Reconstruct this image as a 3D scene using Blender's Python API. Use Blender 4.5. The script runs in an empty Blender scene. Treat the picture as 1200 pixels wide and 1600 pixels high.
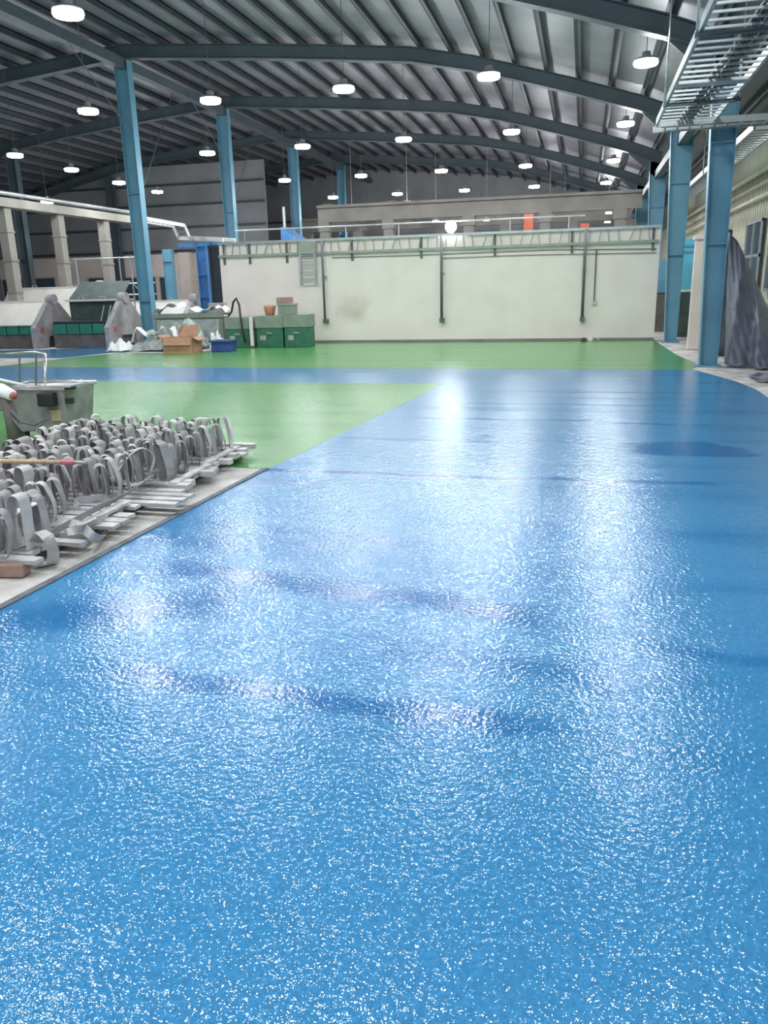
import bpy, math, random
from mathutils import Vector, Matrix
random.seed(7)
sc = bpy.context.scene
COL = sc.collection
# ------------------------------------------------------------------ camera
FPX = 1225.0
HCAM = 1.6
def _ray(px, py): return Vector((px-600.0, -(py-800.0), -FPX)).normalized()
_Y = _ray(912, 440)
_X = -_ray(-4428, 574); _X = (_X-_Y*_X.dot(_Y)).normalized()
_Z = _X.cross(_Y)
RW = Matrix((_X, _Y, _Z))                       # camera -> world rotation
CPOS = Vector((0, 0, HCAM))
cam_data = bpy.data.cameras.new('camera'); cam = bpy.data.objects.new('camera', cam_data); COL.objects.link(cam)
cam_data.sensor_fit = 'VERTICAL'; cam_data.sensor_height = 36.0; cam_data.lens = FPX/1600*36
cam_data.clip_end = 300
cam.matrix_world = Matrix.Translation(CPOS) @ RW.to_4x4()
sc.camera = cam
def atZ(px, py, z=0.0):
    d = RW @ _ray(px, py); return CPOS+d*((z-HCAM)/d.z)
def atY(px, py, y):
    d = RW @ _ray(px, py); return CPOS+d*(y/d.y)
def atX(px, py, x):
    d = RW @ _ray(px, py); return CPOS+d*(x/d.x)
def proj(P):
    v = RW.transposed() @ (Vector(P)-CPOS); return (600+FPX*v.x/-v.z, 800-FPX*v.y/-v.z)
# ------------------------------------------------------------------ world, exposure, lights
w = bpy.data.worlds.new('night'); sc.world = w; w.use_nodes = True
w.node_tree.nodes['Background'].inputs[0].default_value = (.35, .42, .5, 1)
w.node_tree.nodes['Background'].inputs[1].default_value = .05
vs = sc.view_settings
vs.view_transform = 'Standard'; vs.look = 'None'; vs.gamma = 1.0; vs.use_curve_mapping = False
vs.exposure = 0.9
sc.cycles.use_denoising = True
LAMP_W = 27.0          # every high bay lamp, downward beam
GLOW_W = 34.0           # light leaving the domed lens sideways and upward
LENS_E = 30.0
FLOOD_W = 40.0
LIGHT_COL = (.93, .98, 1.0)

# ------------------------------------------------------------------ materials
def new_mat(name):
    m = bpy.data.materials.new(name); m.use_nodes = True
    nt = m.node_tree; return m, nt, nt.nodes, nt.links, nt.nodes['Principled BSDF']
def mat(name, col, rough=.6, metal=0.0, var=.12, scale=4.0, bump=0.0, bscale=40.0, spec=.5, stretch=(1, 1, 1), dirt=None):
    m, nt, N, L, b = new_mat(name)
    tc = N.new('ShaderNodeTexCoord'); mp = N.new('ShaderNodeMapping'); mp.inputs['Scale'].default_value = stretch
    L.new(tc.outputs['Object'], mp.inputs[0])
    n = N.new('ShaderNodeTexNoise'); n.inputs['Scale'].default_value = scale; n.inputs['Detail'].default_value = 5
    L.new(mp.outputs[0], n.inputs['Vector'])
    r = N.new('ShaderNodeValToRGB')
    lo = tuple(c*(1-var) for c in col); hi = tuple(min(1, c*(1+var)) for c in col)
    if dirt: lo = dirt
    r.color_ramp.elements[0].position = .3; r.color_ramp.elements[1].position = .65
    r.color_ramp.elements[0].color = (*lo, 1); r.color_ramp.elements[1].color = (*hi, 1)
    L.new(n.outputs['Fac'], r.inputs[0]); L.new(r.outputs[0], b.inputs['Base Color'])
    b.inputs['Roughness'].default_value = rough; b.inputs['Metallic'].default_value = metal
    b.inputs['Specular IOR Level'].default_value = spec
    if bump:
        n2 = N.new('ShaderNodeTexNoise'); n2.inputs['Scale'].default_value = bscale; n2.inputs['Detail'].default_value = 4
        L.new(mp.outputs[0], n2.inputs['Vector'])
        bp = N.new('ShaderNodeBump'); bp.inputs['Strength'].default_value = bump; bp.inputs['Distance'].default_value = .02
        L.new(n2.outputs['Fac'], bp.inputs['Height']); L.new(bp.outputs[0], b.inputs['Normal'])
    return m
def emis(name, col, s):
    m, nt, N, L, b = new_mat(name)
    b.inputs['Base Color'].default_value = (.8, .8, .8, 1)
    b.inputs['Emission Color'].default_value = (*col, 1); b.inputs['Emission Strength'].default_value = s
    return m

def floor_paint(name, base, wet, laps, patches, noise_thr=(.42, .58), dry=None):
    """freshly rolled coating: stippled where it has begun to set, smooth and deeper in colour where still wet"""
    m, nt, N, L, b = new_mat(name)
    tc = N.new('ShaderNodeNewGeometry'); sep = N.new('ShaderNodeSeparateXYZ')
    warp = N.new('ShaderNodeTexNoise'); warp.inputs['Scale'].default_value = 1.7; warp.inputs['Detail'].default_value = 4
    L.new(tc.outputs['Position'], warp.inputs['Vector'])
    wm = N.new('ShaderNodeVectorMath'); wm.operation = 'MULTIPLY_ADD'
    wm.inputs[1].default_value = (.8, .22, 0); wm.inputs[2].default_value = (-.4, -.11, 0)
    L.new(warp.outputs['Color'], wm.inputs[0])
    wa = N.new('ShaderNodeVectorMath'); wa.operation = 'ADD'
    L.new(tc.outputs['Position'], wa.inputs[0]); L.new(wm.outputs[0], wa.inputs[1]); L.new(wa.outputs[0], sep.inputs[0])
    def mth(op, a, bb=None, c=None, clamp=False):
        n = N.new('ShaderNodeMath'); n.operation = op; n.use_clamp = clamp
        for i, v in enumerate((a, bb, c)):
            if v is None: continue
            if isinstance(v, (int, float)): n.inputs[i].default_value = v
            else: L.new(v, n.inputs[i])
        return n.outputs[0]
    def smooth(v, a, bb):
        n = N.new('ShaderNodeMapRange'); n.interpolation_type = 'SMOOTHSTEP'
        L.new(v, n.inputs['Value']); n.inputs['From Min'].default_value = a; n.inputs['From Max'].default_value = bb
        return n.outputs[0]
    tot = None
    for (x0, x1, ya, yb, hw, soft, amt) in laps:      # strips across the bay: y runs ya -> yb from x0 to x1
        sl = (yb-ya)/(x1-x0)
        yl = mth('MULTIPLY_ADD', sep.outputs['X'], sl, ya-sl*x0)
        d = mth('ABSOLUTE', mth('SUBTRACT', sep.outputs['Y'], yl))
        a = mth('SUBTRACT', 1.0, smooth(d, hw-soft*.5, hw+soft*.5))
        ex = mth('MULTIPLY', smooth(sep.outputs['X'], x0-.25, x0+.25), mth('SUBTRACT', 1.0, smooth(sep.outputs['X'], x1-.25, x1+.25)))
        a = mth('MULTIPLY', mth('MULTIPLY', a, ex), amt)
        tot = a if tot is None else mth('MAXIMUM', tot, a)
    for (cx, cy, rx, ry, amt) in patches:
        dx = mth('DIVIDE', mth('SUBTRACT', sep.outputs['X'], cx), rx); dy = mth('DIVIDE', mth('SUBTRACT', sep.outputs['Y'], cy), ry)
        d = mth('ADD', mth('POWER', mth('ABSOLUTE', dx), 3.0), mth('POWER', mth('ABSOLUTE', dy), 3.0))
        a = mth('MULTIPLY', mth('SUBTRACT', 1.0, smooth(d, .7, 1.25)), amt)
        tot = a if tot is None else mth('MAXIMUM', tot, a)
    # broad roller bands across the bay
    mp = N.new('ShaderNodeMapping'); mp.inputs['Scale'].default_value = (.22, 1.5, 1); L.new(tc.outputs['Position'], mp.inputs[0])
    nb = N.new('ShaderNodeTexNoise'); nb.inputs['Scale'].default_value = 1.0; nb.inputs['Detail'].default_value = 5; nb.inputs['Roughness'].default_value = .55
    L.new(mp.outputs[0], nb.inputs['Vector'])
    band = mth('MULTIPLY', smooth(nb.outputs['Fac'], *noise_thr), .55)
    wetf = band if tot is None else mth('MAXIMUM', tot, band)
    mix = N.new('ShaderNodeMix'); mix.data_type = 'RGBA'
    L.new(wetf, mix.inputs['Factor']); mix.inputs[6].default_value = (*base, 1); mix.inputs[7].default_value = (*wet, 1)
    fine = N.new('ShaderNodeTexNoise'); fine.inputs['Scale'].default_value = 60; fine.inputs['Detail'].default_value = 3
    L.new(tc.outputs['Position'], fine.inputs['Vector'])
    fr = N.new('ShaderNodeMapRange'); L.new(fine.outputs['Fac'], fr.inputs['Value'])
    fr.inputs['From Min'].default_value = .3; fr.inputs['From Max'].default_value = .7
    fr.inputs['To Min'].default_value = .86; fr.inputs['To Max'].default_value = 1.12
    mc = N.new('ShaderNodeVectorMath'); mc.operation = 'SCALE'; L.new(mix.outputs[2], mc.inputs[0]); L.new(fr.outputs[0], mc.inputs['Scale'])
    L.new(mc.outputs[0], b.inputs['Base Color'])
    # stipple relief left by the spiked roller
    v = N.new('ShaderNodeTexNoise'); v.inputs['Scale'].default_value = 48; v.inputs['Detail'].default_value = 2; v.inputs['Roughness'].default_value = .5
    L.new(tc.outputs['Position'], v.inputs['Vector'])
    big = N.new('ShaderNodeTexNoise'); big.inputs['Scale'].default_value = 9; big.inputs['Detail'].default_value = 2
    L.new(tc.outputs['Position'], big.inputs['Vector'])
    hh = mth('ADD', v.outputs['Fac'], mth('MULTIPLY', big.outputs['Fac'], .5))
    bp = N.new('ShaderNodeBump'); bp.inputs['Distance'].default_value = .0045
    L.new(hh, bp.inputs['Height'])
    L.new(mth('MULTIPLY_ADD', wetf, -.4, 1.0), bp.inputs['Strength'])
    L.new(bp.outputs[0], b.inputs['Normal'])
    L.new(mth('MULTIPLY_ADD', wetf, .06, dry or .3), b.inputs['Roughness'])
    b.inputs['Specular IOR Level'].default_value = .6
    b.inputs['Coat Weight'].default_value = .0
    return m

def stain_wall(name):
    m, nt, N, L, b = new_mat(name)
    tc = N.new('ShaderNodeTexCoord')
    n = N.new('ShaderNodeTexNoise'); n.inputs['Scale'].default_value = 1.2; n.inputs['Detail'].default_value = 6
    L.new(tc.outputs['Object'], n.inputs['Vector'])
    r = N.new('ShaderNodeValToRGB'); r.color_ramp.elements[0].position = .3; r.color_ramp.elements[1].position = .6
    r.color_ramp.elements[0].color = (.89, .79, .75, 1); r.color_ramp.elements[1].color = (.94, .86, .82, 1)
    L.new(n.outputs['Fac'], r.inputs[0])
    # one brown smudge with its own shape, object coordinates (wall origin is its foot centre)
    d = N.new('ShaderNodeVectorMath'); d.operation = 'SUBTRACT'; d.inputs[1].default_value = (-2.2, 0, .85)
    L.new(tc.outputs['Object'], d.inputs[0])
    s = N.new('ShaderNodeVectorMath'); s.operation = 'MULTIPLY'; s.inputs[1].default_value = (1.5, 0, 1.6); L.new(d.outputs[0], s.inputs[0])
    ln = N.new('ShaderNodeVectorMath'); ln.operation = 'LENGTH'; L.new(s.outputs[0], ln.inputs[0])
    a = N.new('ShaderNodeMath'); a.operation = 'MULTIPLY_ADD'; L.new(n.outputs['Fac'], a.inputs[0]); a.inputs[1].default_value = 1.4; L.new(ln.outputs['Value'], a.inputs[2])
    mr = N.new('ShaderNodeMapRange'); mr.interpolation_type = 'SMOOTHSTEP'; L.new(a.outputs[0], mr.inputs['Value'])
    mr.inputs['From Min'].default_value = .7; mr.inputs['From Max'].default_value = 1.7; mr.inputs['To Min'].default_value = .6; mr.inputs['To Max'].default_value = 0
    mx = N.new('ShaderNodeMix'); mx.data_type = 'RGBA'; L.new(mr.outputs[0], mx.inputs['Factor']); L.new(r.outputs[0], mx.inputs[6]); mx.inputs[7].default_value = (.50, .41, .31, 1)
    L.new(mx.outputs[2], b.inputs['Base Color']); b.inputs['Roughness'].default_value = .7
    return m

M = {}
M['blue_floor'] = floor_paint('blue_floor', (.046, .235, .475), (.003, .13, .36),  # wet coating, darkened further to paint in the dark ceiling it reflects
    laps=[(-2.9, 1.15, 6.57, 6.6, .06, .06, 1.0), (-2.35, -.1, 4.0, 3.68, .12, .16, .95), (-1.95, -.05, 2.74, 2.64, .08, .1, .95),
          (-2.5, -.8, 4.95, 4.65, .07, .14, .7), (-.9, .3, 3.2, 3.05, .1, .25, .6), (.3, 1.2, 3.4, 3.3, .06, .12, .6),
          (-2.2, .1, 9.6, 9.6, .06, .1, .7), (-1.8, 1.6, 10.9, 10.9, .06, .12, .6), (-1.5, 2.2, 12.2, 12.2, .08, .14, .6), (-2.6, -.5, 8.2, 8.1, .05, .1, .6),
          (.4, 1.6, 9.45, 9.45, .06, .06, .8), (-2.9, -1.7, 3.1, 3.6, .22, .3, .8)],
    patches=[(1.05, 8.02, .52, .38, 1.0)], noise_thr=(.5, .72), dry=.085)
M['green_floor'] = floor_paint('green_floor', (.09, .29, .085), (.05, .24, .045),
    laps=[(-9, -3.0, 8.2, 8.2, .2, .4, .7), (-8, -2.6, 9.8, 9.9, .12, .3, .6), (-10, -4, 11.6, 11.6, .1, .2, .6),
          (-12, 1, 17.5, 17.3, .15, .3, .6), (-12, -6, 19.3, 19.2, .2, .3, .7)], patches=[], noise_thr=(.5, .7), dry=.2)
M['concrete'] = mat('dusty_concrete', (.50, .48, .46), .85, var=.25, scale=2.5, bump=.35, bscale=30, dirt=(.27, .26, .26))
M['concrete_edge'] = mat('concrete_grime', (.13, .14, .16), .8, var=.3, scale=9)
M['steel_blue'] = mat('blue_paint_steel', (.13, .31, .43), .42, var=.1, scale=1.5)
M['bright_blue'] = mat('bright_blue_steel', (.06, .20, .46), .45, var=.1)
M['teal'] = mat('dark_teal_steel', (.07, .098, .115), .55, var=.15, scale=1.2)
M['purlin'] = mat('purlin_steel', (.05, .066, .078), .55, var=.12)
M['foil'] = mat('roof_foil', (.245, .25, .28), .48, metal=.15, var=.1, scale=1.1, bump=.12, bscale=3.0)
M['cladding'] = mat('dark_cladding', (.24, .25, .265), .6, var=.15, scale=.7)
M['pink_wall'] = mat('pale_plaster', (.70, .61, .57), .8, var=.08, scale=1.0)
M['brown_wall'] = mat('brown_plaster', (.46, .40, .36), .8, var=.1)
M['white_wall'] = stain_wall('cream_wall')
M['cream_clad'] = mat('cream_cladding', (.62, .60, .50), .6, var=.1, scale=1.2)
M['olive'] = mat('olive_cladding', (.26, .27, .2), .6, var=.12)
M['galv'] = mat('galvanised', (.42, .45, .46), .38, metal=.55, var=.12, scale=5)
M['tray_green'] = mat('tray_grey_green', (.34, .39, .33), .5, metal=.2, var=.12)
M['pipe_dark'] = mat('dark_conduit', (.11, .125, .13), .5, var=.1)
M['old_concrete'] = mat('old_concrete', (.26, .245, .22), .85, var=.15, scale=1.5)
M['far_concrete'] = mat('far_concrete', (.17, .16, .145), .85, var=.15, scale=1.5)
M['dark'] = mat('dark_opening', (.025, .035, .05), .5, var=.2)
M['glass'] = mat('dark_glass', (.05, .08, .11), .12, var=.2, scale=1)
M['white_sheet'] = mat('white_sheet_metal', (.74, .71, .67), .55, var=.06, scale=2)
M['grey_frame'] = mat('dusty_grey_casting', (.36, .34, .345), .6, var=.2, scale=4)
M['green_panel'] = mat('green_panel', (.035, .22, .15), .5, var=.15)
M['dark_green'] = mat('dark_green_lid', (.06, .095, .085), .6, var=.2)
M['plinth'] = mat('brown_grey_plinth', (.13, .12, .115), .7, var=.25, scale=3)
M['strap'] = mat('grey_webbing', (.34, .33, .34), .8, var=.16, scale=14, bump=.2, bscale=200)
M['strap_w'] = mat('pale_webbing', (.52, .51, .51), .75, var=.1, scale=14)
M['slat'] = mat('whitish_slat', (.56, .55, .55), .6, var=.18, scale=7, dirt=(.32, .32, .33))
M['bearer'] = mat('dark_timber', (.07, .07, .075), .8, var=.3)
M['stainless'] = mat('worn_stainless', (.30, .285, .295), .5, metal=.2, var=.25, scale=5)
M['chrome'] = mat('bright_tube', (.62, .62, .64), .25, metal=.8, var=.08)
M['wood'] = mat('pale_wood', (.52, .40, .25), .6, var=.18, scale=3, stretch=(8, 1, 1))
M['pink'] = mat('pink_grip', (.62, .20, .24), .6, var=.1)
M['red'] = mat('red_cap', (.45, .13, .12), .5, var=.1)
M['brick'] = mat('brown_block', (.34, .22, .19), .85, var=.18, scale=12, bump=.3)
M['black'] = mat('black_rubber', (.02, .02, .022), .5, var=.2)
M['card'] = mat('cardboard', (.46, .26, .17), .8, var=.1)
M['plastic_w'] = mat('white_plastic_film', (.85, .86, .88), .6, var=.08)
M['plastic_g'] = mat('grey_green_film', (.34, .39, .37), .45, var=.25, scale=8)
M['crate_top'] = mat('grey_green_crate', (.22, .27, .22), .6, var=.12)
M['crate_green'] = mat('dark_green_crate', (.03, .14, .09), .6, var=.2, scale=8)
M['blue_crate'] = mat('navy_crate', (.03, .07, .24), .5, var=.2)
M['orange'] = mat('orange_paint', (.36, .09, .05), .5, var=.1)
M['salmon'] = mat('salmon_plastic', (.65, .3, .2), .5, var=.1)
M['tarp'] = mat('purple_grey_tarp', (.10, .11, .155), .42, var=.25, scale=3, bump=.3, bscale=9)
M['cyan'] = mat('light_cyan_paint', (.12, .50, .68), .5, var=.06)
M['lens'] = emis('lamp_lens', (.97, .99, 1.0), LENS_E)
M['far_lens'] = emis('far_lamp_lens', (.97, .99, 1.0), 9)
M['flood'] = emis('flood_lens', (.86, .90, 1.0), 60)
M['housing'] = mat('lamp_housing', (.35, .36, .38), .4, metal=.6, var=.1)

# ------------------------------------------------------------------ mesh helpers
class MB:
    def __init__(s): s.v = []; s.f = []
    def quadbox(s, P):            # 8 points: bottom loop 4, top loop 4
        k = len(s.v); s.v += [Vector(p) for p in P]
        for q in ((3, 2, 1, 0), (4, 5, 6, 7), (0, 1, 5, 4), (1, 2, 6, 5), (2, 3, 7, 6), (3, 0, 4, 7)): s.f.append([k+i for i in q])
        return s
    def box(s, x0, x1, y0, y1, z0, z1):
        return s.quadbox([(x0, y0, z0), (x1, y0, z0), (x1, y1, z0), (x0, y1, z0), (x0, y0, z1), (x1, y0, z1), (x1, y1, z1), (x0, y1, z1)])
    def bar(s, p, q, a, b, up=(0, 0, 1)):
        p = Vector(p); q = Vector(q); d = (q-p).normalized(); up = Vector(up)
        if abs(d.dot(up)) > .98: up = Vector((0, 1, 0))
        x = d.cross(up).normalized()*a/2; y = x.cross(d).normalized()*b/2
        return s.quadbox([p-x-y, p+x-y, q+x-y, q-x-y, p-x+y, p+x+y, q+x+y, q-x+y])
    def tube(s, pts, r, n=8, closed=False, caps=True):
        pts = [Vector(p) for p in pts]; k = len(s.v); m = len(pts); u = None
        for i, p in enumerate(pts):
            a = pts[(i-1) % m] if (closed or i) else p; b = pts[(i+1) % m] if (closed or i < m-1) else p
            t = (b-a).normalized()
            if u is None:
                u = t.cross(Vector((0, 0, 1)))
                if u.length < .05: u = t.cross(Vector((0, 1, 0)))
            u = (u-t*u.dot(t)).normalized(); w_ = t.cross(u)
            rr = r[i] if isinstance(r, (list, tuple)) else r
            for j in range(n):
                an = 2*math.pi*j/n; s.v.append(p+(u*math.cos(an)+w_*math.sin(an))*rr)
        for i in range(m if closed else m-1):
            for j in range(n):
                a = k+i*n+j; b = k+i*n+(j+1) % n; c = k+((i+1) % m)*n+(j+1) % n; d = k+((i+1) % m)*n+j
                s.f.append([a, b, c, d])
        if caps and not closed:
            s.f.append([k+j for j in range(n)][::-1]); s.f.append([k+(m-1)*n+j for j in range(n)])
        return s
    def prism(s, poly, ax, a, b):    # poly of 2D points extruded along axis ax ('x','y','z') from a to b
        k = len(s.v); n = len(poly)
        def P(u, v, t): return {'x': (t, u, v), 'y': (u, t, v), 'z': (u, v, t)}[ax]
        for t in (a, b): s.v += [Vector(P(u, v, t)) for u, v in poly]
        s.f.append([k+i for i in range(n)][::-1]); s.f.append([k+n+i for i in range(n)])
        for i in range(n): s.f.append([k+i, k+(i+1) % n, k+n+(i+1) % n, k+n+i])
        return s
    def ribbon(s, pts, wdir, width, th=.003):
        """a strap: centre line pts, width along wdir (one vector or one per point), with thickness"""
        pts = [Vector(p) for p in pts]; m = len(pts); k = len(s.v)
        for i, p in enumerate(pts):
            t = (pts[min(i+1, m-1)]-pts[max(i-1, 0)]).normalized()
            wd = Vector(wdir[i] if isinstance(wdir, list) else wdir); wd = (wd-t*wd.dot(t)).normalized()
            nn = t.cross(wd)
            for a, b in ((-1, -1), (1, -1), (1, 1), (-1, 1)): s.v.append(p+wd*width/2*a+nn*th/2*b)
        for i in range(m-1):
            for j in range(4):
                a = k+i*4+j; b = k+i*4+(j+1) % 4; s.f.append([a, b, b+4, a+4])
        s.f.append([k+3, k+2, k+1, k]); e = k+(m-1)*4; s.f.append([e, e+1, e+2, e+3])
        return s
    def lathe(s, prof, c, n=16):
        k = len(s.v); m = len(prof); c = Vector(c)
        for r, z in prof:
            for j in range(n):
                a = 2*math.pi*j/n; s.v.append(c+Vector((r*math.cos(a), r*math.sin(a), z)))
        for i in range(m-1):
            for j in range(n): s.f.append([k+i*n+j, k+i*n+(j+1) % n, k+(i+1)*n+(j+1) % n, k+(i+1)*n+j])
        s.f.append([k+j for j in range(n)][::-1]); s.f.append([k+(m-1)*n+j for j in range(n)])
        return s
    def grid(s, fn, nu, nv):
        k = len(s.v)
        for i in range(nu+1):
            for j in range(nv+1): s.v.append(Vector(fn(i/nu, j/nv)))
        for i in range(nu):
            for j in range(nv):
                a = k+i*(nv+1)+j; s.f.append([a, a+nv+1, a+nv+2, a+1])
        return s
WLOC = {}
def tag(o, label, cat, group=None, kind=None):
    o['label'] = label; o['category'] = cat
    if group: o['group'] = group
    if kind: o['kind'] = kind
    return o
def obj(name, mb, m, parent=None, smooth=False, bevel=0, sub=0, solid=0):
    if parent is not None: off = WLOC[parent.name]
    else:
        xs = [v.x for v in mb.v]; ys = [v.y for v in mb.v]; zs = [v.z for v in mb.v]
        off = Vector(((min(xs)+max(xs))/2, (min(ys)+max(ys))/2, min(zs)))
    me = bpy.data.meshes.new(name); me.from_pydata([tuple(v-off) for v in mb.v], [], mb.f); me.update()
    me.materials.append(M[m])
    if smooth: me.polygons.foreach_set('use_smooth', [True]*len(me.polygons))
    o = bpy.data.objects.new(name, me); COL.objects.link(o)
    if parent is not None: o.parent = parent
    else: o.location = off
    WLOC[o.name] = off
    if solid:
        sm = o.modifiers.new('solid', 'SOLIDIFY'); sm.thickness = solid; sm.offset = 0
    if bevel:
        bm = o.modifiers.new('bevel', 'BEVEL'); bm.width = bevel; bm.segments = 2; bm.limit_method = 'ANGLE'
    if sub:
        ss = o.modifiers.new('sub', 'SUBSURF'); ss.levels = ss.render_levels = sub
    return o
def thing(name, label, cat, loc, group=None):
    o = bpy.data.objects.new(name, None); COL.objects.link(o); o.empty_display_size = .1
    o.location = loc; WLOC[o.name] = Vector(loc); return tag(o, label, cat, group)
def struct(name, mb, m, label, cat, parent=None, **k):
    o = obj(name, mb, m, parent, **k)
    if parent is None: tag(o, label, cat)
    o['kind'] = 'structure'; return o
def share(name, src, loc, parent):
    """another part with the same mesh data, loc in the parent's coordinates"""
    o = bpy.data.objects.new(name, src.data); COL.objects.link(o); o.parent = parent; o.location = loc; return o
ORD = ['first', 'second', 'third', 'fourth', 'fifth', 'sixth', 'seventh', 'eighth', 'ninth', 'tenth', 'eleventh', 'twelfth']

def NTH(n):
    u = ['', 'first', 'second', 'third', 'fourth', 'fifth', 'sixth', 'seventh', 'eighth', 'ninth', 'tenth', 'eleventh', 'twelfth', 'thirteenth', 'fourteenth', 'fifteenth', 'sixteenth', 'seventeenth', 'eighteenth', 'nineteenth', 'twentieth']
    return u[n] if n <= 20 else 'twenty-'+u[n-20]
# ================================================================== THE HALL
XL, XR, Y0, Y1 = -29.0, 4.2, -6.0, 50.0
struct('floor', MB().box(XL, XR, Y0, Y1, -.2, 0), 'concrete', 'bare dusty concrete floor slab of the factory hall', 'floor')
def slab(name, pts, z, m, label):
    mb = MB().prism(pts, 'z', .0005, z); return struct(name, mb, m, label, 'floor coating')
e0 = atZ(0, 955); e1 = atZ(420, 733); gc = atZ(695, 599)
lx = e0.x + (Y0-e0.y)*0.0
right = [(2.3, Y0), (2.55, 12.6), (2.45, 13.6), (2.05, 15.35)]
bl = [(-3.05, Y0), (-3.0, 1.0), (e0.x, e0.y), (e1.x, e1.y), (gc.x, 13.12), (-19.0, 13.5), (-19.0, 16.5), (-12.0, 15.95), (1.98, 15.4), (2.05, 15.35), (2.45, 13.6), (2.55, 12.6), (2.3, Y0)]
slab('floor_blue', [p for p in bl], .004, 'blue_floor', 'glossy wet blue epoxy coating across the hall floor')
slab('floor_green', [(e1.x-.35, e1.y+.02), (e1.x, e1.y), (gc.x, 13.12), (-19.0, 13.5), (-19.0, 6.0), (-5.4, 6.35)], .0045, 'green_floor', 'green epoxy coating field between the strap rack and blue stripe')
pile_edge = [(-9.1, 23.4), (-9.6, 22.3), (-10.3, 19.6), (-11.9, 20.1), (-13.2, 19.6), (-13.4, 18.2), (-13.2, 16.05)]
slab('floor_green_far', [(1.98, 15.4), (2.25, 16.3), (2.05, 18.5), (1.95, 23.25), (-9.1, 23.25), (-9.7, 22.0), (-10.2, 19.5), (-12.4, 19.9), (-13.0, 18.6), (-13.4, 16.06), (-12, 15.95)], .0045, 'green_floor', 'green epoxy coating field in front of the cream wall')
slab('floor_blue_far', [(-19, 18.4), (-13.2, 18.3), (-12.7, 20.2), (-14.2, 22.6), (-15.4, 21.4), (-19, 20.4)], .004, 'blue_floor', 'pale blue coated strip in front of the hooded machines')
# dark unpainted seam between concrete apron and blue coating
mb = MB().prism([(e0.x-.05, e0.y-3), (e0.x-.0, e0.y-3), (e0.x+.0, e0.y), (e1.x, e1.y), (e1.x-.05, e1.y), (e0.x-.05, e0.y)], 'z', .0003, .012)
struct('trim_1', mb, 'concrete_edge', 'dark masking seam along the edge of the blue coating', 'seam')

# roof profile (underside of rafters), X -> z
PROF = [(4.2, 5.02), (2.3, 5.2), (1.2, 5.62), (-.5, 6.15), (-2, 6.58), (-3, 6.85), (-4.6, 7.18), (-7, 7.43), (-9, 7.62), (-12.9, 7.95),
        (-16.8, 7.62), (-19.5, 7.35), (-22, 7.0), (-25, 6.3), (-29, 5.3)]
def zr(x):
    for (a, za), (b, zb) in zip(PROF, PROF[1:]):
        if b <= x <= a: return za+(zb-za)*(a-x)/(a-b)
    return PROF[-1][1]
RD = .36; PD = .2
top = [(x, z+RD+PD) for x, z in PROF]
poly = top+[(x, z+.05) for x, z in top[::-1]]
ceiling = struct('ceiling', MB().prism(poly, 'y', Y0, Y1), 'foil', 'grey foil lined curved metal roof over the factory hall', 'roof')
mb = MB(); L_ = Y1-Y0-.1; PW = .075
mb.box(-.012, .012, -L_/2, L_/2, 0, PD-.005); mb.box(-.012, PW, -L_/2, L_/2, 0, .02); mb.box(-PW, .012, -L_/2, L_/2, PD-.03, PD-.005)
x = 3.7; i = 0; p0 = None
c0 = WLOC['ceiling']
while x > -28.4:
    loc = Vector((x, (Y0+Y1)/2, zr(x)+RD))
    if p0 is None:
        m2 = MB(); m2.v = [v+loc for v in mb.v]; m2.f = mb.f
        p0 = obj('purlin', m2, 'purlin', ceiling); pl0 = loc
    else: share('purlin', p0, loc-pl0, ceiling)
    x -= .81
FR = [3.3, 9.7, 16.1, 22.4, 29.0, 35.8, 42.8]
for y in FR:
    mb = MB()
    bot = [(x, z) for x, z in PROF if x <= 2.3]; tp = [(x, z+RD) for x, z in bot]
    mb.prism(bot+tp[::-1], 'y', y-.012, y+.012)
    mb.prism([(x, z) for x, z in bot]+[(x, z+.025) for x, z in bot[::-1]], 'y', y-.13, y+.13)
    mb.prism([(x, z-.02) for x, z in tp]+[(x, z+.0) for x, z in tp[::-1]], 'y', y-.13, y+.13)
    # deepened knees at the right column
    mb.prism([(2.3, 5.2), (1.2, 5.62), (2.2, 4.75)], 'y', y-.01, y+.01)
    obj('rafter', mb, 'teal', ceiling)
mb = MB().box(-13.02, -12.78, Y0+.1, Y1-.1, 7.68, 7.94)
obj('ridge_beam', mb, 'teal', ceiling)
mb = MB().box(2.1, 2.3, Y0+.1, Y1-.1, 4.78, 5.0); obj('eave_beam', mb, 'teal', ceiling)

# enclosing walls
def clad(name, x0, x1, y0, y1, z1, m, label, step=None, axis='x'):
    o = struct(name, MB().box(x0, x1, y0, y1, 0, z1), m, label, 'wall'); return o
wl = clad('wall_left', XL-.15, XL, Y0, Y1, 6.0, 'cladding', 'dark metal side wall of the hall beyond the hooded machines')
poly = [(XL, 0), (XR, 0), (XR, PROF[0][1]+.5)]+[(x, z+.5) for x, z in PROF[1:]]
wf = struct('wall_far', MB().prism(poly, 'y', Y1, Y1+.15), 'cladding', 'dark far end wall of the hall', 'wall')
for z in (1.5, 3, 4.5, 5.6): obj('girt', MB().box(XL+.1, XR-.1, Y1-.12, Y1, z, z+.12), 'purlin', wf)
wb = struct('wall_back', MB().prism(poly, 'y', Y0-.15, Y0), 'cladding', 'end wall of the hall behind the viewer', 'wall')
wr = struct('wall_right', MB().box(XR, XR+.15, Y0, Y1, 0, 5.55), 'cream_clad', 'cream corrugated side wall behind the tarp and right columns', 'wall')
rib = None
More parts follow.
